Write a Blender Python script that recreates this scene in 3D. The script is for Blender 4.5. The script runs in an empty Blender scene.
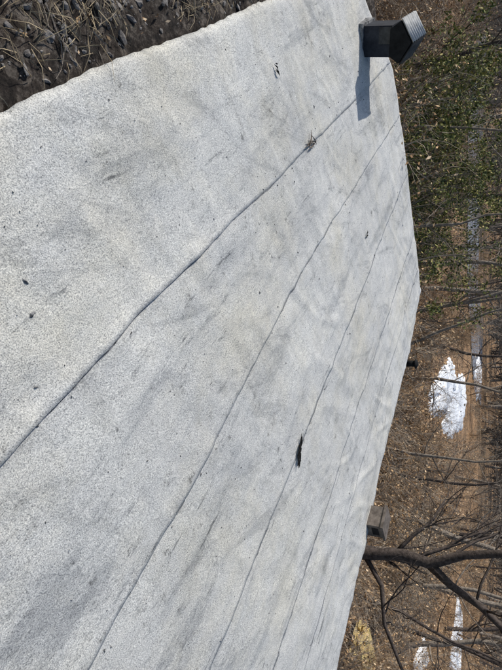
import bpy, math, random, time
import numpy as np
from mathutils import Vector, noise, Matrix
random.seed(7)
T0=time.time()
S=bpy.context.scene
S.view_settings.view_transform='Standard'; S.view_settings.look='None'; S.view_settings.exposure=0
DX,DY=.61,-.7924      # along the rolls
NX,NY=.7924,.61       # across the rolls
def W(s,n,z=0): return (s*DX+n*NX, s*DY+n*NY, z)
def SN(x,y): return (x*DX+y*DY, x*NX+y*NY)
def interp(x,xs,ys):
    if x<=xs[0]: return ys[0]
    for i in range(1,len(xs)):
        if x<=xs[i]:
            t=(x-xs[i-1])/(xs[i]-xs[i-1]); return ys[i-1]+(ys[i]-ys[i-1])*t
    return ys[-1]
def nz(x,y,z=0): return noise.noise((x,y,z))

# ------------------------------------------------------------ materials
def mat(name):
    m=bpy.data.materials.new(name); m.use_nodes=True
    nt=m.node_tree; b=nt.nodes['Principled BSDF']
    b.inputs['Roughness'].default_value=.9
    b.inputs['Specular IOR Level'].default_value=.2
    return m,nt,b
def N(nt,t,**k):
    n=nt.nodes.new(t)
    for a,v in k.items(): n.inputs[a].default_value=v
    return n
def ramp(nt,src,stops):
    r=nt.nodes.new('ShaderNodeValToRGB'); e=r.color_ramp.elements
    while len(e)<len(stops): e.new(.5)
    for i,(p,c) in enumerate(stops):
        e[i].position=p; e[i].color=(*c,1) if not isinstance(c,(int,float)) else (c,c,c,1)
    nt.links.new(src,r.inputs[0]); return r.outputs[0]
def mix(nt,a,b,f,mode='MIX'):
    m=nt.nodes.new('ShaderNodeMix'); m.data_type='RGBA'; m.blend_type=mode
    for s,v in ((6,a),(7,b),(0,f)):
        if hasattr(v,'links'): nt.links.new(v,m.inputs[s])
        else: m.inputs[s].default_value=v if isinstance(v,(int,float)) else (*v,1)
    return m.outputs[2]
def coords(nt,rot=0,scale=(1,1,1)):
    c=nt.nodes.new('ShaderNodeTexCoord'); m=nt.nodes.new('ShaderNodeMapping')
    m.inputs['Rotation'].default_value=(0,0,rot)
    nt.links.new(c.outputs['Object'],m.inputs[0])
    k=nt.nodes.new('ShaderNodeMapping'); k.inputs['Scale'].default_value=scale
    nt.links.new(m.outputs[0],k.inputs[0]); return k.outputs[0]
def ntex(nt,vec,scale,detail=4,rough=.6,dist=0):
    n=N(nt,'ShaderNodeTexNoise',Scale=scale,Detail=detail,Roughness=rough,Distortion=dist)
    nt.links.new(vec,n.inputs['Vector']); return n.outputs['Fac']
def bump(nt,b,h,st,dist):
    k=N(nt,'ShaderNodeBump',Strength=st,Distance=dist); nt.links.new(h,k.inputs['Height'])
    nt.links.new(k.outputs[0],b.inputs['Normal'])

ANG=math.atan2(.7924,.61)
def felt():
    m,nt,b=mat('roofing_felt')
    v=coords(nt,ANG); vs=coords(nt,ANG,(.35,2.0,1)); vt=coords(nt,ANG+.5,(.5,2.2,1)); vw=coords(nt,ANG-.25,(2.4,.6,1))
    c=ramp(nt,ntex(nt,v,.8,8,.68),[(.3,(.50,.495,.48)),(.5,(.585,.578,.555)),(.7,(.65,.642,.615))])
    st=ramp(nt,ntex(nt,vs,1.8,9,.76,.4),[(.37,(.60,.62,.65)),(.46,(.92,.93,.94)),(.58,(1.04,1.04,1.03))])
    c=mix(nt,c,st,.75,'MULTIPLY')
    s2=ramp(nt,ntex(nt,vt,2.6,9,.78,.6),[(.38,(.58,.59,.61)),(.45,(.95,.95,.96)),(.7,(1.05,1.05,1.04))])
    c=mix(nt,c,s2,.6,'MULTIPLY')
    s5=ramp(nt,ntex(nt,vw,1.6,8,.75,.5),[(.36,(.68,.68,.67)),(.46,(1,1,1))])
    c=mix(nt,c,s5,.45,'MULTIPLY')
    # broken dark scuffs, gathered in patches
    mk=ramp(nt,ntex(nt,v,1.4,3,.6),[(.46,.15),(.6,1.0)])
    s3=ramp(nt,ntex(nt,vs,6.5,10,.80,.2),[(.35,(.14,.15,.17)),(.395,(.66,.67,.68)),(.43,(1,1,1))])
    c=mix(nt,c,s3,mk,'MULTIPLY')
    s6=ramp(nt,ntex(nt,v,9,9,.84),[(.36,(.25,.25,.25)),(.41,(.82,.82,.82)),(.45,(1,1,1))])
    mk2=ramp(nt,ntex(nt,v,.9,3,.6),[(.42,1.0),(.56,.25)])
    c=mix(nt,c,s6,mk2,'MULTIPLY')
    s4=ramp(nt,ntex(nt,v,1.1,6,.65),[(.46,(1,1,1)),(.66,(1.02,.98,.88))])
    c=mix(nt,c,s4,.8,'MULTIPLY')
    g=ntex(nt,v,170,3,.95)
    gr=ramp(nt,g,[(.37,(.26,.27,.28)),(.47,(.95,.95,.95)),(.52,(1,1,1)),(.62,(1.4,1.4,1.36))])
    c=mix(nt,c,gr,.9,'MULTIPLY')
    g2=ramp(nt,ntex(nt,v,60,6,.95),[(.37,(.45,.46,.46)),(.45,(1,1,1)),(.66,(1.2,1.2,1.18))])
    c=mix(nt,c,g2,.75,'MULTIPLY')
    nt.links.new(c,b.inputs['Base Color'])
    mx=nt.nodes.new('ShaderNodeMath'); mx.operation='ADD'
    nt.links.new(g,mx.inputs[0]); nt.links.new(ntex(nt,v,16,6,.8),mx.inputs[1])
    bump(nt,b,mx.outputs[0],.75,.009)
    return m
M_felt=felt()
def simple(name,c1,c2,sc=20,rough=.9,bs=.4,bd=.01,lo=.35,hi=.65):
    m,nt,b=mat(name); v=coords(nt); n=ntex(nt,v,sc,6,.7)
    nt.links.new(ramp(nt,n,[(lo,c1),(hi,c2)]),b.inputs['Base Color']); b.inputs['Roughness'].default_value=rough
    bump(nt,b,n,bs,bd); return m
M_bit=simple('bitumen',(.03,.03,.032),(.24,.24,.24),22,.8,lo=.4,hi=.6)
M_wall=simple('block_wall',(.22,.21,.2),(.36,.34,.32),6)
M_bark=simple('bark_dark',(.03,.024,.02),(.10,.08,.07),18,.95,.8,.02)
M_barkg=simple('bark_grey',(.10,.085,.07),(.28,.24,.20),12,.95,.8,.02)
M_twig=simple('twig_brown',(.10,.062,.037),(.46,.32,.19),1.5,.9)
M_twig2=simple('twig_grey',(.08,.062,.05),(.42,.35,.27),1.5,.9)
M_twigd=simple('twig_far',(.07,.062,.055),(.26,.23,.20),.5,.9)
M_stone=simple('stone',(.055,.05,.047),(.28,.26,.24),18,.95,.8,.02)
M_straw=simple('straw',(.12,.09,.055),(.42,.34,.22),5)
M_snow=simple('snow',(.66,.69,.73),(.82,.83,.84),1.6,.6,.3,.05,.4,.6)
M_metal=simple('vent_metal_dark',(.008,.010,.016),(.028,.032,.042),9,.6)
M_black=simple('matte_black',(.005,.005,.005),(.016,.016,.016),12,.9)
M_slate=simple('corrugated_slate',(.26,.26,.26),(.46,.46,.45),15,.85)
M_ventbr=simple('vent_brick',(.06,.05,.042),(.16,.135,.115),16,.9)
M_plate_shade=simple('zinc_and_shaded_sheet',(.03,.03,.03),(.07,.07,.07),16,.8)  # zinc for the patch, doubles as painted shade on the cap's right sheet
M_wood=simple('yellow_boards',(.45,.33,.13),(.68,.54,.26),4,.7)
M_asph=simple('asphalt',(.10,.11,.13),(.26,.27,.30),.8,.8)
def leafm(name,cols):
    m,nt,b=mat(name); g=nt.nodes.new('ShaderNodeNewGeometry')
    k=[(i/(len(cols)-1),c) for i,c in enumerate(cols)]
    nt.links.new(ramp(nt,g.outputs['Random Per Island'],k),b.inputs['Base Color'])
    b.inputs['Roughness'].default_value=.7; return m
M_green=leafm('evergreen_leaf',[(.02,.03,.012),(.055,.078,.02),(.12,.14,.035),(.25,.24,.07),(.38,.31,.12)])
M_dry=leafm('dry_leaf',[(.09,.05,.03),(.27,.155,.07),(.45,.29,.15),(.62,.47,.31)])
def groundm():
    m,nt,b=mat('soil_and_litter'); v=coords(nt)
    a=ramp(nt,ntex(nt,v,16,9,.8),[(.38,(.016,.012,.010)),(.5,(.075,.06,.05)),(.60,(.28,.245,.21))])
    a2=ramp(nt,ntex(nt,v,2.2,5,.7),[(.4,(.5,.5,.5)),(.6,(1.25,1.2,1.15))])
    a=mix(nt,a,a2,.9,'MULTIPLY')
    l=ramp(nt,ntex(nt,v,4,9,.85),[(.40,(.035,.023,.015)),(.48,(.23,.14,.078)),(.57,(.55,.38,.23))])
    big=ramp(nt,ntex(nt,v,.22,6,.7),[(.38,(.35,.36,.36)),(.56,(1.15,1.08,1.0))])
    l=mix(nt,l,big,.9,'MULTIPLY')
    sx=nt.nodes.new('ShaderNodeSeparateXYZ'); nt.links.new(v,sx.inputs[0])
    mr=N(nt,'ShaderNodeMapRange'); nt.links.new(sx.outputs['Z'],mr.inputs[0])
    mr.inputs[1].default_value=-1.2; mr.inputs[2].default_value=-.6
    nt.links.new(mix(nt,l,a,mr.outputs[0]),b.inputs['Base Color'])
    bump(nt,b,ntex(nt,v,20,9,.85),1.0,.05); return m
M_ground=groundm()

# ------------------------------------------------------------ helpers
def mesh(name,vs,fs,m=None,parent=None,smooth=False):
    me=bpy.data.meshes.new(name); me.from_pydata(vs,[],fs); me.update()
    if smooth: me.polygons.foreach_set('use_smooth',[True]*len(me.polygons))
    o=bpy.data.objects.new(name,me); S.collection.objects.link(o)
    for x in (m if isinstance(m,list) else [m]):
        if x: me.materials.append(x)
    if parent: o.parent=parent
    return o
def empty(name):
    o=bpy.data.objects.new(name,None); S.collection.objects.link(o); return o
def obox(s0,s1,n0,n1,z0,z1):
    v=[W(s,n,z) for z in(z0,z1) for s,n in((s0,n0),(s1,n0),(s1,n1),(s0,n1))]
    return v,[(0,3,2,1),(4,5,6,7),(0,1,5,4),(1,2,6,5),(2,3,7,6),(3,0,4,7)]
CS={k:[(math.cos(2*math.pi*j/k),math.sin(2*math.pi*j/k)) for j in range(k)] for k in (3,4,6,8,9,14)}
def tube(vs,fs,pts,rad,k=4):
    base=len(vs); L=len(pts); P=[Vector(p) for p in pts]
    d=(P[-1]-P[0]); d=d.normalized() if d.length>1e-6 else Vector((0,0,1))
    R0=Vector((.31,.17,.93)) if abs(d.z)<.8 else Vector((1,.2,0))
    cs=CS[k]
    for i in range(L):
        d=P[min(i+1,L-1)]-P[max(i-1,0)]
        u=d.cross(R0).normalized(); w=d.cross(u).normalized(); r=rad[i]; p=P[i]
        u=u*r; w=w*r
        for c,s in cs: vs.append((p.x+u.x*c+w.x*s,p.y+u.y*c+w.y*s,p.z+u.z*c+w.z*s))
    for i in range(L-1):
        a=base+i*k
        for j in range(k-1): fs.append((a+j,a+j+1,a+j+1+k,a+j+k))
        fs.append((a+k-1,a,a+k,a+2*k-1))
    if k>3:
        fs.append(tuple(base+j for j in range(k))[::-1]); fs.append(tuple(base+(L-1)*k+j for j in range(k)))

# ------------------------------------------------------------ garage with felt roof
garage=empty('garage_building')
def s_end(n): return interp(n,[0,.38,.8,1.27,2.34,4.6],[-6.16,-6.25,-6.75,-7.15,-7.27,-7.13])
def n_far(s): return interp(s,[-7.2,-5.83,-3.5,-2.82,-1.83,0,5],[4.58,4.78,4.80,4.92,4.98,5.06,5.1])+.02*nz(s*1.6,9)+.008*nz(s*7,19)
def n_near(s): return .05+.014*nz(s*1.3,3)+.008*nz(s*6,5)+.008*nz(s*17,5)
seams=[n_near,
 lambda s: interp(s,[-7,-5.6,-3,-1.4,4],[1.16,1.12,1.02,.935,.93])+.012*nz(s*1.5,21)+.006*nz(s*5,22),
 lambda s: interp(s,[-7,-5,-3,-1.2,4],[1.84,1.79,1.74,1.84,1.9])+.014*nz(s*1.2,31)+.006*nz(s*5,32),
 lambda s: interp(s,[-7,-4,-1,4],[2.67,2.72,2.76,2.78])+.016*nz(s*1.2,41)+.006*nz(s*5,42),
 lambda s: 3.58+.02*nz(s*1.1,51)+.006*nz(s*5,52),
 lambda s: 4.14+.025*nz(s*.9,61)+.006*nz(s*5,62),
 n_far]
def zroof(s,n):
    z=.014*nz(s*.7,n*.9,1)+.010*nz(s*2.3,n*1.6,2)+.0065*nz(s*6+n*3,n*2.2-s,3)+.0032*nz(s*15,n*9,4)
    g=.5+.25*n
    r=nz(s*2.1+n*1.6,n*.9-s*.3,8); z+=g*.012*max(0,1-abs(r)*7)*max(0,nz(s*.8,n*.8,12)+.2)
    r=nz(s*1.1-n*1.9+7,n*.6+s*.8,18); z+=g*.011*max(0,1-abs(r)*8)*max(0,nz(s*.9+5,n*.8,13)+.15)
    return z
S1=3.0
for i in range(6):
    vs=[];fs=[]; cols=36; rows=420
    for a in range(rows+1):
        s_=-7.2+a/rows*(S1+7.2)
        for b in range(cols+1):
            t=b/cols
            n0=seams[i](s_); n1=seams[i+1](s_)
            n0b=n0-(.05 if i>0 else 0)
            n=n0b+(n1-n0b)*t
            se=s_end(n)+.012*nz(n*5,77)
            s=se+(s_+7.2)*(S1-se)/(S1+7.2)
            n0=seams[i](s); n1=seams[i+1](s); n0b=n0-(.05 if i>0 else 0); n=n0b+(n1-n0b)*t
            z=zroof(s,n); e=(n1-n)
            if i<5:
                if i==0: lift=.001+.005*max(0,nz(s*.9,.3,4))+.012*max(0,min(1,(s+2.8)/.8))
                else: lift=.005*max(0,nz(s*.9,i*5+.3,4))
                z+=lift*math.exp(-(e/.05)**2)
            if i>0 and n<n0b+.05: z-=.0025*(1-(n-n0b)/.05)
            z+=.0005
            if i==5 and t>.97: z-=.03*(t-.97)/.03
            if i==0 and t<.03: z-=.02*(.03-t)/.03
            vs.append(W(s,n,z))
    C=cols+1
    for a in range(rows):
        for b in range(cols):
            k=a*C+b; fs.append((k,k+C,k+C+1,k+1))
    o=mesh('felt_roll_%d'%(i+1),vs,fs,M_felt,garage,True)
    md=o.modifiers.new('thick','SOLIDIFY'); md.thickness=.003 if i==0 else .0015; md.offset=-1
vs=[];fs=[]
for i in range(1,6):
    L=1000; base=len(vs)
    for a in range(L+1):
        s=s_end(seams[i](-6.5))+.05+(S1+6)*a/L
        n=seams[i](s)
        w=-.002+.008*max(0,nz(s*1.3,i*9.1,6))+.004*nz(s*9,i*3.3,6)
        if i==1: w+= .010*max(0,min(1,(s+2.6)/.6))
        w=max(w,.0002)
        z=zroof(s,n)+(.0035 if w>.0003 else -.006)
        vs+= [W(s,n-.002,z),W(s,n+w,z+.0005),]
    for a in range(L):
        k=base+a*2; fs.append((k,k+2,k+3,k+1))
mesh('seam_bitumen',vs,fs,M_bit,garage)
v,f=obox(-6.0,S1-.05,.14,4.5,-.2,-.06); mesh('roof_slab',v,f,M_wall,garage)
v,f=obox(-5.99,S1-.1,.2,4.4,-4,-.203); mesh('walls',v,f,M_wall,garage)
vs=[];fs=[]
for a in range(201):
    s=-7.15+(S1+7.15)*a/200; n=n_far(s); z=zroof(s,n)
    vs+=[W(s,n-.004,z-.02),W(s,n+.004,z-.16)]
for a in range(200):
    k=a*2; fs.append((k,k+2,k+3,k+1))
mesh('eaves_flashing',vs,fs,M_bit,garage)
vs=[];fs=[]
for a in range(101):
    n=.1+4.5*a/100; s=s_end(n); z=zroof(s,n)
    vs+=[W(s+.004,n,z-.002),W(s-.004,n,z-.16)]
for a in range(100):
    k=a*2; fs.append((k,k+2,k+3,k+1))
mesh('end_flashing',vs,fs,M_bit,garage)

# ------------------------------------------------------------ chimney with gabled cap (it leans a little)
ch=empty('roof_chimney'); cs,cn=-6.0,.70
v,f=obox(cs-.14,cs+.14,cn-.14,cn+.14,-.08,.33); mesh('shaft',v,f,M_metal,ch)
v,f=obox(cs-.165,cs+.165,cn-.165,cn+.165,-.08,.035); mesh('flashing_collar',v,f,M_bit,ch)
def prism(s0,s1,prof):
    k=len(prof); v=[W(s,cn+a,z) for s in(s0,s1) for a,z in prof]
    f=[tuple(range(k))[::-1],tuple(range(k,2*k))]+[(j,(j+1)%k,(j+1)%k+k,j+k) for j in range(k)]
    return v,f
v,f=prism(cs-.17,cs+.20,[(-.12,.332),(.12,.332),(.185,.43),(0,.545),(-.185,.43)]); mesh('gable_head',v,f,M_black,ch)
for sg,nm in((-1,'left'),(1,'right')):
    vs=[];fs=[]; K=64
    for j in range(K+1):
        s=cs-.21+.40*j/K; w=.010*math.cos(j/K*2*math.pi*7)
        for t in (0,.5,1):
            vs.append(W(s,cn+sg*(.004+.20*t),.562-.125*t+w))
    for j in range(K):
        for t in range(2):
            a=j*3+t; fs.append((a,a+3,a+4,a+1) if sg>0 else (a,a+1,a+4,a+3))
    o=mesh('corrugated_sheet_'+nm,vs,fs,M_slate if sg<0 else M_plate_shade,ch,True); md=o.modifiers.new('t','SOLIDIFY'); md.thickness=.006  # right slope takes a darker material, its shade put into the colour
v,f=obox(cs+.141,cs+.146,cn-.13,cn+.02,.20,.325); mesh('patch_plate',v,f,M_plate_shade,ch)
bx,by,_=W(cs,cn); T=Matrix.Translation((bx,by,0))
ch.matrix_world=T@Matrix.Rotation(math.radians(15),4,'Y')@T.inverted()

# brick vent at the eaves
vb=empty('brick_vent'); bs,bn=-3.03,4.86
v,f=obox(bs-.12,bs+.12,bn-.10,bn+.10,-.03,.15); mesh('shaft',v,f,M_ventbr,vb)
v,f=obox(bs-.14,bs+.14,bn-.12,bn+.12,.153,.18); mesh('cap_slab',v,f,M_ventbr,vb)
v,f=obox(bs+.121,bs+.124,bn-.06,bn+.06,.05,.12); mesh('opening_shade',v,f,M_black,vb)  # black panel on the solid shaft, the hole's darkness put into colour
pv=empty('vent_pipe'); px,py=.42,7.55
vs=[];fs=[]; tube(vs,fs,[(px,py,-.05),(px,py,.07)],[.045,.045],14); mesh('pipe',vs,fs,M_black,pv,True)
vs=[];fs=[]; tube(vs,fs,[(px,py,.075),(px,py,.09),(px,py,.12)],[.075,.07,.02],14); mesh('cap',vs,fs,M_black,pv,True)

# ------------------------------------------------------------ ground
def sm(x,a,b):
    t=min(1,max(0,(x-a)/(b-a))); return t*t*(3-2*t)
def gz(x,y):
    dist=math.hypot(x,y)
    if dist>140: return -2.5
    s,n=SN(x,y)
    far=max(sm(n,3.6,6.0), sm(-s,7.0,9.5)*sm(n,-4,2.2))
    z=0
    if far<1:
        inside=sm(n,.07,.2)*(1 if s>-6.6 else sm(s,-7.4,-6.6))
        near=-.06+.07*nz(x*1.3,y*1.3,5)+.07*nz(x*4,y*4,6)+.045*nz(x*11,y*11,7)+.028*nz(x*25,y*25,8)+.10*sm(-n,.2,1.6)
        e=sm(-n,-.06,.35); near=near*(.35+.65*e)-.012
        if n>.0: near=min(near,-.035)
        z=near*(1-inside)+(-.6)*inside
    low=-2.5+.25*nz(x*.25,y*.25,9)+.14*nz(x*1.1,y*1.1,10)+.07*nz(x*3.3,y*3.3,11)
    if dist>30: low=low*(1-sm(dist,30,50))+(-2.5)*sm(dist,30,50)
    z=z*(1-far)+low*far
    if n<=3.6 and dist>14: z=z*(1-sm(dist,14,30))+(-1.2)*sm(dist,14,30) if far<.5 else z
    return z
G=470; R=600; cx,cy=-1.3,2.3
A=math.asinh(R/.8); ts=np.linspace(-A,A,G); q=[float(t) for t in .8*np.sinh(ts)]
vs=[];fs=[]
for j in range(G):
    for i in range(G):
        x=cx+q[i]; y=cy+q[j]; vs.append((x,y,gz(x,y)))
for j in range(G-1):
    for i in range(G-1):
        k=j*G+i; fs.append((k,k+1,k+G+1,k+G))
mesh('ground',vs,fs,M_ground,None,True)

# ------------------------------------------------------------ road
cl=[(-130,112),(-90,88),(-55,68),(-30,56),(-14,50),(-5,49),(0,52),(3,60)]
wd=[10,10,9,8,6.5,5.5,5,5]
vs=[];fs=[]
for i,(x,y) in enumerate(cl):
    a=Vector(cl[max(i-1,0)]);b=Vector(cl[min(i+1,len(cl)-1)]); d=(b-a).normalized(); nn=Vector((-d.y,d.x))
    for w in(-wd[i],wd[i]): vs.append((x+nn.x*w,y+nn.y*w,-2.42))
for i in range(len(cl)-1): fs.append((i*2,i*2+2,i*2+3,i*2+1))
mesh('road',vs,fs,M_asph)

# ------------------------------------------------------------ snow patches
def snow(x,y,rx,ry,rot=0):
    vs=[(x,y,gz(x,y)+.25)];fs=[];K=90;Rr=14
    for r in range(1,Rr+1):
        for k in range(K):
            t=2*math.pi*k/K; q=r/Rr
            w=1+.32*nz(math.cos(t)*2+x,math.sin(t)*2+y)+.20*nz(math.cos(t)*7+x,math.sin(t)*7)+.08*nz(math.cos(t)*18+x,math.sin(t)*18)
            a=math.cos(t)*rx*w*q;b=math.sin(t)*ry*w*q
            X=x+a*math.cos(rot)-b*math.sin(rot);Y=y+a*math.sin(rot)+b*math.cos(rot)
            vs.append((X,Y,gz(X,Y)*(q**3)+(gz(x,y)+.08)*(1-q**3)+.22*(1-q**4)+.09*nz(X*1.5,Y*1.5)-.06*(q>.99)))
    for k in range(K): fs.append((0,1+k,1+(k+1)%K))
    for r in range(Rr-1):
        for k in range(K):
            a=1+r*K+k;b=1+r*K+(k+1)%K; fs.append((a,a+K,b+K,b))
    mesh('snow_patch',vs,fs,M_snow,None,True)
snow(3.0,30.5,1.35,5.2,.05); snow(4.8,36.5,2.0,6.5,0); snow(21,36,3,3); snow(14.5,23,1.0,1.6); snow(4,54,2,4)

# ------------------------------------------------------------ shrubs / trees
G_=random.gauss
def rv(a=1): return Vector((G_(0,a),G_(0,a),G_(0,a)))
RM=.0025
def grow(vs,fs,p,d,L,r,depth,k=4,seg=5,wob=.16,kids=(3,5),spread=.75,up=.05,shrink=.62,tips=None):
    pts=[Vector(p)];rad=[r]; d=Vector(d).normalized()
    for i in range(seg):
        d=(d+rv(wob)+Vector((0,0,up))).normalized()
        pts.append(pts[-1]+d*L/seg); rad.append(r*(1-.62*(i+1)/seg))
    tube(vs,fs,pts,rad,k)
    if tips is not None and depth<=1: tips+=pts[2:]
    if depth>0:
        for _ in range(random.randint(*kids)):
            j=random.randint(max(1,seg//3),seg); dd=(pts[j]-pts[j-1]).normalized()
            grow(vs,fs,pts[j],dd+rv(spread*.7),L*shrink*random.uniform(.7,1.2),max(rad[j]*.62,RM),depth-1,3,max(3,seg-2),wob,kids,spread,up,shrink,tips)
    return pts
def leaf(vs,fs,p,sz):
    a=rv().normalized(); b=a.cross(rv()).normalized()*(sz*.45); a=a*sz; k=len(vs)
    vs+= [p-a,p+b,p+a,p-b]
    fs.append((k,k+1,k+2,k+3))
def shrubproto(seed,h,stems,lean=.35,leaves=0):
    random.seed(seed); vs=[];fs=[];tips=[]
    for _ in range(stems):
        a=random.uniform(0,6.28)
        grow(vs,fs,(math.cos(a)*.35*random.random(),math.sin(a)*.35,-.1),(math.cos(a)*lean*random.random()*1.9,math.sin(a)*lean*random.random()*1.9,1),h*random.uniform(.45,.9),.015,2,4,5,.2,(5,8),.75,.02,.55,tips)
    nb=len(fs)
    for _ in range(leaves): leaf(vs,fs,random.choice(tips)+rv(.06),random.uniform(.025,.055))
    me=bpy.data.meshes.new('shrub'); me.from_pydata(vs,[],fs)
    me.materials.append(M_twig if seed%2 else M_twig2); me.materials.append(M_dry)
    me.polygons.foreach_set('material_index',[0]*nb+[1]*(len(fs)-nb)); me.update()
    return me
RM=.0045
protos=[shrubproto(100+i,random.uniform(1.5,2.5),12,.5,[60,500,260,100,800,420][i]) for i in range(6)]
RM=.0025
random.seed(5)
def put(me,name,x,y,sc,dz=0):
    o=bpy.data.objects.new(name,me); S.collection.objects.link(o)
    o.location=(x,y,gz(x,y)+dz); o.rotation_euler=(random.uniform(-.2,.2),random.uniform(-.2,.2),random.uniform(0,6.28))
    o.scale=(sc*random.uniform(.85,1.2),sc*random.uniform(.85,1.2),sc*random.uniform(.75,1.1)); return o
cnt=0
while cnt<340:
    y=8*math.exp(random.random()*1.95); x=random.uniform(-.80,.85)*y
    s,n=SN(x,y)
    if n<6.4 and s>-8.3: continue
    q=x/y
    if 19<y<44 and .0<q<.21 and random.random()<.93: continue
    if y<12.4 and .56<q<.72: continue
    if nz(x*.22,y*.22,55)<-.20: continue
    put(random.choice(protos),'bare_shrub',x,y,random.uniform(.5,1.1)*(1+.012*y)*.85); cnt+=1
for x,y in ((-2.6,10.3),(-4.0,10.4),(-1.6,11.2),(-5.3,10.9),(-6.4,11.5),(-2.2,12.0)):
    put(random.choice(protos),'bare_shrub',x,y,random.uniform(.9,1.2))

def treemesh(poly,rads,nbr=14,L=1.8,depth=2,seed=1,extra=[]):
    random.seed(seed); vs=[];fs=[]
    tube(vs,fs,poly,rads,9)
    for ex,er in extra: tube(vs,fs,ex,er,8)
    allp=[(poly,rads)]+list(extra)
    for _ in range(nbr):
        pp,rr=random.choice(allp); i=random.randint(1,len(pp)-2); t=random.random()
        p=Vector(pp[i]).lerp(Vector(pp[i+1]),t); r=rr[i]*(1-t)+rr[i+1]*t
        a=random.uniform(0,6.28)
        grow(vs,fs,p,(math.cos(a),math.sin(a),random.uniform(.1,.9)),L*random.uniform(.6,1.2),max(.008,r*.4),depth,4,6,.17,(3,5),.6,.06,.6)
    return vs,fs
v,f=treemesh([(3.98,9.1,-2.7),(4.04,9,-1.9),(3.98,9,-1.05),(3.86,9,-.4),(3.92,9,.05),(3.66,9,.6),(3.50,8.95,1.16),(3.36,8.8,2.2),(3.1,8.8,3.6)],
 [.17,.13,.112,.10,.098,.07,.064,.05,.02],M_bark and 18,1.7,2,11,
 [([(3.9,9,0.0),(4.18,8.95,.38),(4.40,8.9,.85),(4.66,8.85,1.2),(5.0,8.8,2.1),(5.1,8.8,3.2)],[.085,.065,.058,.05,.035,.012]),
  ([(3.98,9,-1.1),(4.4,8.8,-.72),(5.0,8.7,-.65),(5.7,8.6,-.3),(6.3,8.6,.2)],[.05,.04,.033,.024,.01])])
mesh('forked_tree',v,f,M_bark,None,True)
def slimgeo(x,y,h,lx,ly,r,seed,nbr=12,L=1.5,z0=0):
    random.seed(seed); pts=[];rd=[]; ph=random.uniform(0,6)
    for i in range(11):
        t=i/10; w=.16*math.sin(t*5+ph)
        pts.append((x+lx*t+w+random.uniform(-.06,.06),y+ly*t+random.uniform(-.06,.06),z0+h*t)); rd.append(r*(1-.8*t))
    return treemesh(pts,rd,nbr,L,2,seed)
def slim(x,y,h,lx,ly,r,m,seed,nbr=10,L=1.5):
    v,f=slimgeo(x,y,h,lx,ly,r,seed,nbr,L,gz(x,y)-.1); mesh('bare_tree',v,f,m,None,True)
slim(.45,14,5.5,-1.4,0,.055,M_barkg,21)
slim(2.9,13,5,.0,.2,.05,M_barkg,22)
slim(4.2,15,6,-.5,0,.06,M_bark,23)
slim(-2.2,11.5,5,-.6,0,.05,M_barkg,24,10)
slim(-2.6,18,6,.8,0,.11,M_barkg,25)
slim(6.4,12,5.5,.7,0,.05,M_bark,26)
slim(8,16,7,-1.0,0,.08,M_barkg,27)
slim(-7,13,6,.5,0,.09,M_bark,28)
slim(-4.4,10.8,5,.5,0,.05,M_barkg,29)
slim(1.6,19,6.5,.7,0,.07,M_barkg,30)
slim(.2,22,7,1.2,0,.08,M_bark,31)
slim(11,19,7,.5,0,.09,M_bark,33)
tp=[]
for i in range(5):
    v,f=slimgeo(0,0,7,[-1.2,.9,.2,1.4,-.5][i],0,.1,300+i,12,1.9); me=bpy.data.meshes.new('tree'); me.from_pydata(v,[],f); me.materials.append([M_bark,M_barkg][i%2]); tp.append(me)
random.seed(17); c=0
while c<34:
    y=random.uniform(17,48); x=random.uniform(-.7,.7)*y
    if 0<x/y<.2: continue
    put(random.choice(tp),'bare_tree',x,y,random.uniform(.7,1.3),-.1); c+=1
# evergreen bushes
def evergreen(name,cx,cy,w,h,seed,nleaf=12000):
    random.seed(seed); vs=[];fs=[];tips=[]
    z0=gz(cx,cy)
    for _ in range(16):
        a=random.uniform(0,6.28); 
        grow(vs,fs,(cx+math.cos(a)*.4,cy+math.sin(a)*.4,z0-.1),(math.cos(a)*random.random()*w*.35,math.sin(a)*random.random()*w*.35,1),h*random.uniform(.55,.9),.025,2,4,6,.15,(5,7),.75,.03,.5,tips)
    nb=len(fs)
    cl=[random.choice(tips) for _ in range(210)]
    for _ in range(nleaf):
        c=random.choice(cl); leaf(vs,fs,c+rv(.10),random.uniform(.025,.055))
    o=mesh(name,vs,fs,[M_barkg,M_green]); o.data.polygons.foreach_set('material_index',[0]*nb+[1]*(len(fs)-nb))
evergreen('evergreen_bush',-3.3,11.2,2.4,3.0,41,8500)
evergreen('evergreen_bush',-5.1,12.8,2.8,3.6,42,11000)
evergreen('evergreen_bush',-4.0,15.0,2.6,4.0,43,11000)
evergreen('evergreen_bush',-2.4,13.2,1.8,2.6,45,3500)
evergreen('evergreen_bush',-6.6,15.5,2.0,3.9,46,6000)

# distant treeline closing the horizon (one mesh, built from a few stamped crowns)
random.seed(61); RM=.035; st=[]
for i in range(8):
    vs=[];fs=[]
    if i%2: grow(vs,fs,(0,0,-.1),(0,0,1),9,.22,2,3,4,.12,(8,11),.65,.08,.5)
    else:
        for _k in range(5): grow(vs,fs,(random.uniform(-2,2),0,-.1),(random.uniform(-.6,.6),0,1),random.uniform(2,4),.08,2,3,3,.15,(6,8),.7,.03,.55)
    st.append((np.array([tuple(v) for v in vs]),[f for f in fs if len(f)==4]))
RM=.0025; V=[];F=[];o_=0
for _ in range(560):
    a=random.uniform(-1.15,1.15); r=random.uniform(58,130); v,f=random.choice(st)
    t=random.uniform(0,6.28); k=random.uniform(.7,1.25); c,s=math.cos(t),math.sin(t)
    w=np.stack([(v[:,0]*c-v[:,1]*s)*k+math.sin(a)*r,(v[:,0]*s+v[:,1]*c)*k+math.cos(a)*r,v[:,2]*k-2.55],1)
    V.append(w); F.append(np.array(f)+o_); o_+=len(v)
V=np.concatenate(V); F=np.concatenate(F)
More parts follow.
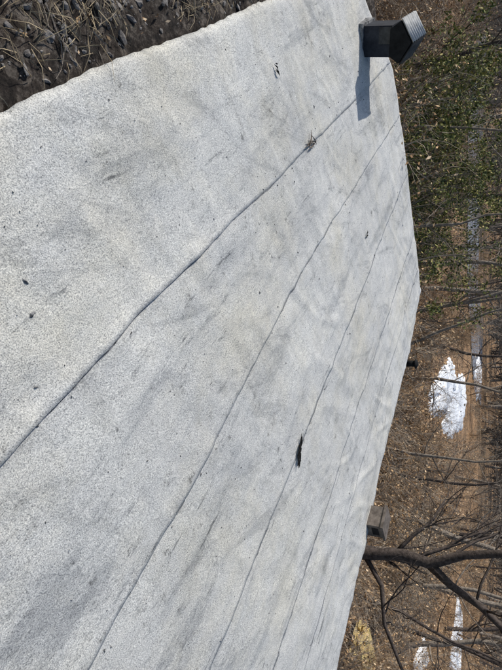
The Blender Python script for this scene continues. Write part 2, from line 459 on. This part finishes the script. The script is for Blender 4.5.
me=bpy.data.meshes.new('distant_treeline'); me.vertices.add(len(V)); me.vertices.foreach_set('co',V.astype('f').ravel())
me.loops.add(F.size); me.loops.foreach_set('vertex_index',F.astype('i').ravel()); me.polygons.add(len(F))
me.polygons.foreach_set('loop_start',np.arange(0,F.size,4,dtype='i')); me.update(calc_edges=True); me.validate()
me.materials.append(M_twigd); o=bpy.data.objects.new('distant_treeline',me); S.collection.objects.link(o)

# ------------------------------------------------------------ leaf litter
random.seed(71); vs=[];fs=[]
n_=0
while n_<24000:
    y=6*math.exp(random.random()*1.7); x=random.uniform(-.75,.9)*y; s,n=SN(x,y)
    if n<5.4 and s>-7.6: continue
    if nz(x*.8,y*.8,91)<-.15: continue
    leaf(vs,fs,Vector((x,y,gz(x,y)+random.uniform(.01,.09))),random.uniform(.03,.08)*(1+y*.02)); n_+=1
mesh('leaf_litter',vs,fs,M_dry)
random.seed(72); vs=[];fs=[]; n_=0; RM=.005
while n_<450:
    y=6*math.exp(random.random()*1.5); x=random.uniform(-.75,.9)*y; s,n=SN(x,y)
    if n<5.6 and s>-7.6: continue
    a=random.uniform(0,6.28); d=Vector((math.cos(a),math.sin(a),random.uniform(-.02,.5)))
    grow(vs,fs,(x,y,gz(x,y)+.04),d,random.uniform(.5,1.8),.018,1,4,5,.2,(2,5),.7,-.02,.6); n_+=1
RM=.0025
mesh('brushwood',vs,fs,M_barkg)

# ------------------------------------------------------------ near dirt: stones, straw, twigs
random.seed(81)
import bmesh
bm=bmesh.new(); bmesh.ops.create_icosphere(bm,subdivisions=1,radius=1)
IV=[tuple(v.co) for v in bm.verts]; IF=[tuple(v.index for v in f.verts) for f in bm.faces]; bm.free()
vs=[];fs=[]; c=0
while c<9000:
    s=random.uniform(-6.5,.2); n=random.uniform(-1.9,.03)
    if nz(s*2,n*2,44)<-.05 and random.random()<.7: continue
    x,y,_=W(s,n); r=.003+.021*random.random()**4
    sx,sy,sz=random.uniform(.7,1.5)*r,random.uniform(.5,1.1)*r,random.uniform(.35,.8)*r
    a=random.uniform(0,6.3); ca,sa=math.cos(a),math.sin(a); tl=random.uniform(-.5,.5); z=gz(x,y)+r*.05; b0=len(vs)
    for p in IV:
        k=random.uniform(.72,1.2); X=p[0]*sx*k;Y=p[1]*sy*k;Z=p[2]*sz*k+X*tl
        vs.append((x+X*ca-Y*sa,y+X*sa+Y*ca,z+Z))
    fs+=[(b0+i,b0+j,b0+k) for i,j,k in IF]; c+=1
mesh('rubble_stones',vs,fs,M_stone)
vs=[];fs=[]
for _ in range(6500):
    s=random.uniform(-6.5,.2); n=-abs(random.gauss(.0,.9))
    if nz(s*1.5,n*1.5,33)<-.12: continue
    x,y,_z=W(s,n); z=gz(x,y); a=random.uniform(0,6.28); L=random.uniform(.03,.20)
    if n+L*.8>.1: L*=.4
    d=Vector((math.cos(a),math.sin(a),random.uniform(.0,.7)))*L
    p=Vector((x,y,z+.005)); 
    tube(vs,fs,[p,p+d*.5,p+d+Vector((0,0,-.3*L))],[.0018,.0013,.0006],3)
mesh('dry_grass',vs,fs,M_straw)
vs=[];fs=[]
for _ in range(600):
    s=random.uniform(-6.5,.2); n=random.uniform(-2.0,-.12); x,y,_z=W(s,n); z=gz(x,y)+.02; a=random.uniform(0,6.28)
    p=Vector((x,y,z)); d=Vector((math.cos(a),math.sin(a),random.uniform(-.05,.3)))
    grow(vs,fs,p,d,random.uniform(.08,.33),random.uniform(.002,.006),1,4,4,.25,(1,3),.6,0,.5)
mesh('fallen_twigs',vs,fs,M_barkg)
vs=[];fs=[]
for _ in range(3000):
    s=random.uniform(-6.5,.2); n=random.uniform(-2.0,.0); x,y,_z=W(s,n)
    leaf(vs,fs,Vector((x,y,gz(x,y)+.012)),random.uniform(.005,.017))
mesh('dead_leaves',vs,fs,M_dry)

# ------------------------------------------------------------ debris on the roof
random.seed(91); vs=[];fs=[]
def flake(x,y,r,hz=.004):
    s,n=SN(x,y); k=len(vs); K=7; z=zroof(s,n)+.004; a0=random.uniform(0,6)
    st=random.uniform(.2,.8); rot=random.uniform(0,3.14)
    vs.append((x,y,z+hz))
    for j in range(K):
        t=a0+2*math.pi*j/K; q=r*random.uniform(.4,1.3); a=math.cos(t)*q;b=math.sin(t)*q*st
        vs.append((x+a*math.cos(rot)-b*math.sin(rot),y+a*math.sin(rot)+b*math.cos(rot),z-.002))
    for j in range(K): fs.append((k,k+1+j,k+1+(j+1)%K))
for _ in range(800):
    s=random.uniform(-7,1.5); n=random.uniform(.12,4.9); x,y,_z=W(s,n)
    flake(x,y,random.uniform(.002,.006),.002)
for _ in range(26):
    s=random.uniform(-6,-.5); n=random.uniform(.3,4.5); x,y,_z=W(s,n)
    flake(x,y,random.uniform(.006,.015),.004)
for i in range(150):
    s=random.uniform(-7,1.5); n=seams[random.randint(1,5)](s)+random.gauss(.01,.04); x,y,_z=W(s,n); flake(x,y,random.uniform(.003,.012))
mesh('roof_debris',vs,fs,M_bit)
def clump(x,y,L,dirx,diry,k,m,seed):
    random.seed(seed); vs2=[];fs2=[]
    d=Vector((dirx,diry,0)).normalized()
    for _ in range(k):
        s,n=SN(x,y); p=Vector((x,y,zroof(s,n)+.012))+d*random.uniform(-.5,.5)*L*.6+Vector((random.gauss(0,.012),random.gauss(0,.012),random.uniform(0,.012)))
        e=(d+rv(.3)); e.z=abs(e.z)*.3; e=e*L*random.uniform(.2,.55)
        tube(vs2,fs2,[p-e*.5,p+Vector((0,0,.006)),p+e*.5],[.0015,.006,.0015],4)
    mesh('twig_clump',vs2,fs2,m)
clump(.86,3.36,.26,.9,-.3,16,M_black,1)
clump(-1.50,3.65,.34,.5,-.9,9,M_ventbr,2)
clump(-1.75,3.0,.09,.3,.9,4,M_black,4)
clump(-1.05,5.2,.16,.6,-.8,6,M_black,7)

# ------------------------------------------------------------ yellow boards stack
st=empty('board_stack'); bx,by=8.15,12.5; z0=gz(bx,by)
random.seed(3); a=.5; c,sn=math.cos(a),math.sin(a)
for L in range(5):
    for j in range(4):
        w=.2; vs=[]
        x0,x1=-.7+random.uniform(-.15,.1),.7+random.uniform(-.1,.15); y0=j*.22-.44+random.uniform(-.02,0)
        for z in (L*.06,L*.06+.05):
            for X,Y in((x0,y0),(x1,y0),(x1,y0+w),(x0,y0+w)): vs.append((bx+X*c-Y*sn,by+X*sn+Y*c,z0+.2+z))
        mesh('board_%d'%(L*4+j+1),vs,[(0,3,2,1),(4,5,6,7),(0,1,5,4),(1,2,6,5),(2,3,7,6),(3,0,4,7)],M_wood,st)
for q in(-.5,.5):
    v,f=[],[]; tube(v,f,[(bx+q*c+.5*sn,by+q*sn-.5*c,z0+.1),(bx+q*c-.5*sn,by+q*sn+.5*c,z0+.1)],[.1,.1],6); mesh('bearer',v,f,M_bark,st)

# ------------------------------------------------------------ light, world, camera
el=math.radians(37); sd=Vector((-.99*math.cos(el),.13*math.cos(el),math.sin(el)))
l=bpy.data.lights.new('sun','SUN'); l.energy=5; l.angle=math.radians(.5); l.color=(1,.96,.90)
o=bpy.data.objects.new('sun',l); S.collection.objects.link(o); o.rotation_euler=sd.to_track_quat('Z','Y').to_euler()
w=bpy.data.worlds.new('World'); S.world=w; w.use_nodes=True; nt=w.node_tree
sk=nt.nodes.new('ShaderNodeTexSky'); sk.sky_type='NISHITA'; sk.sun_disc=False; sk.sun_elevation=el; sk.sun_rotation=math.atan2(-.99,.13)
nt.links.new(sk.outputs[0],nt.nodes['Background'].inputs[0]); nt.nodes['Background'].inputs[1].default_value=.13
p=math.radians(28.5)
fw=Vector((0,math.cos(p),-math.sin(p))); up=Vector((0,math.sin(p),math.cos(p))); ri=Vector((1,0,0))
cam=bpy.data.cameras.new('camera'); co=bpy.data.objects.new('camera',cam); S.collection.objects.link(co)
M=Matrix((up,-ri,-fw)).transposed().to_4x4(); M.translation=(0,0,1.45); co.matrix_world=M
cam.sensor_fit='VERTICAL'; cam.sensor_height=36; cam.lens=500/670*36; cam.clip_end=2000; cam.clip_start=.05
S.camera=co
print('done',time.time()-T0)
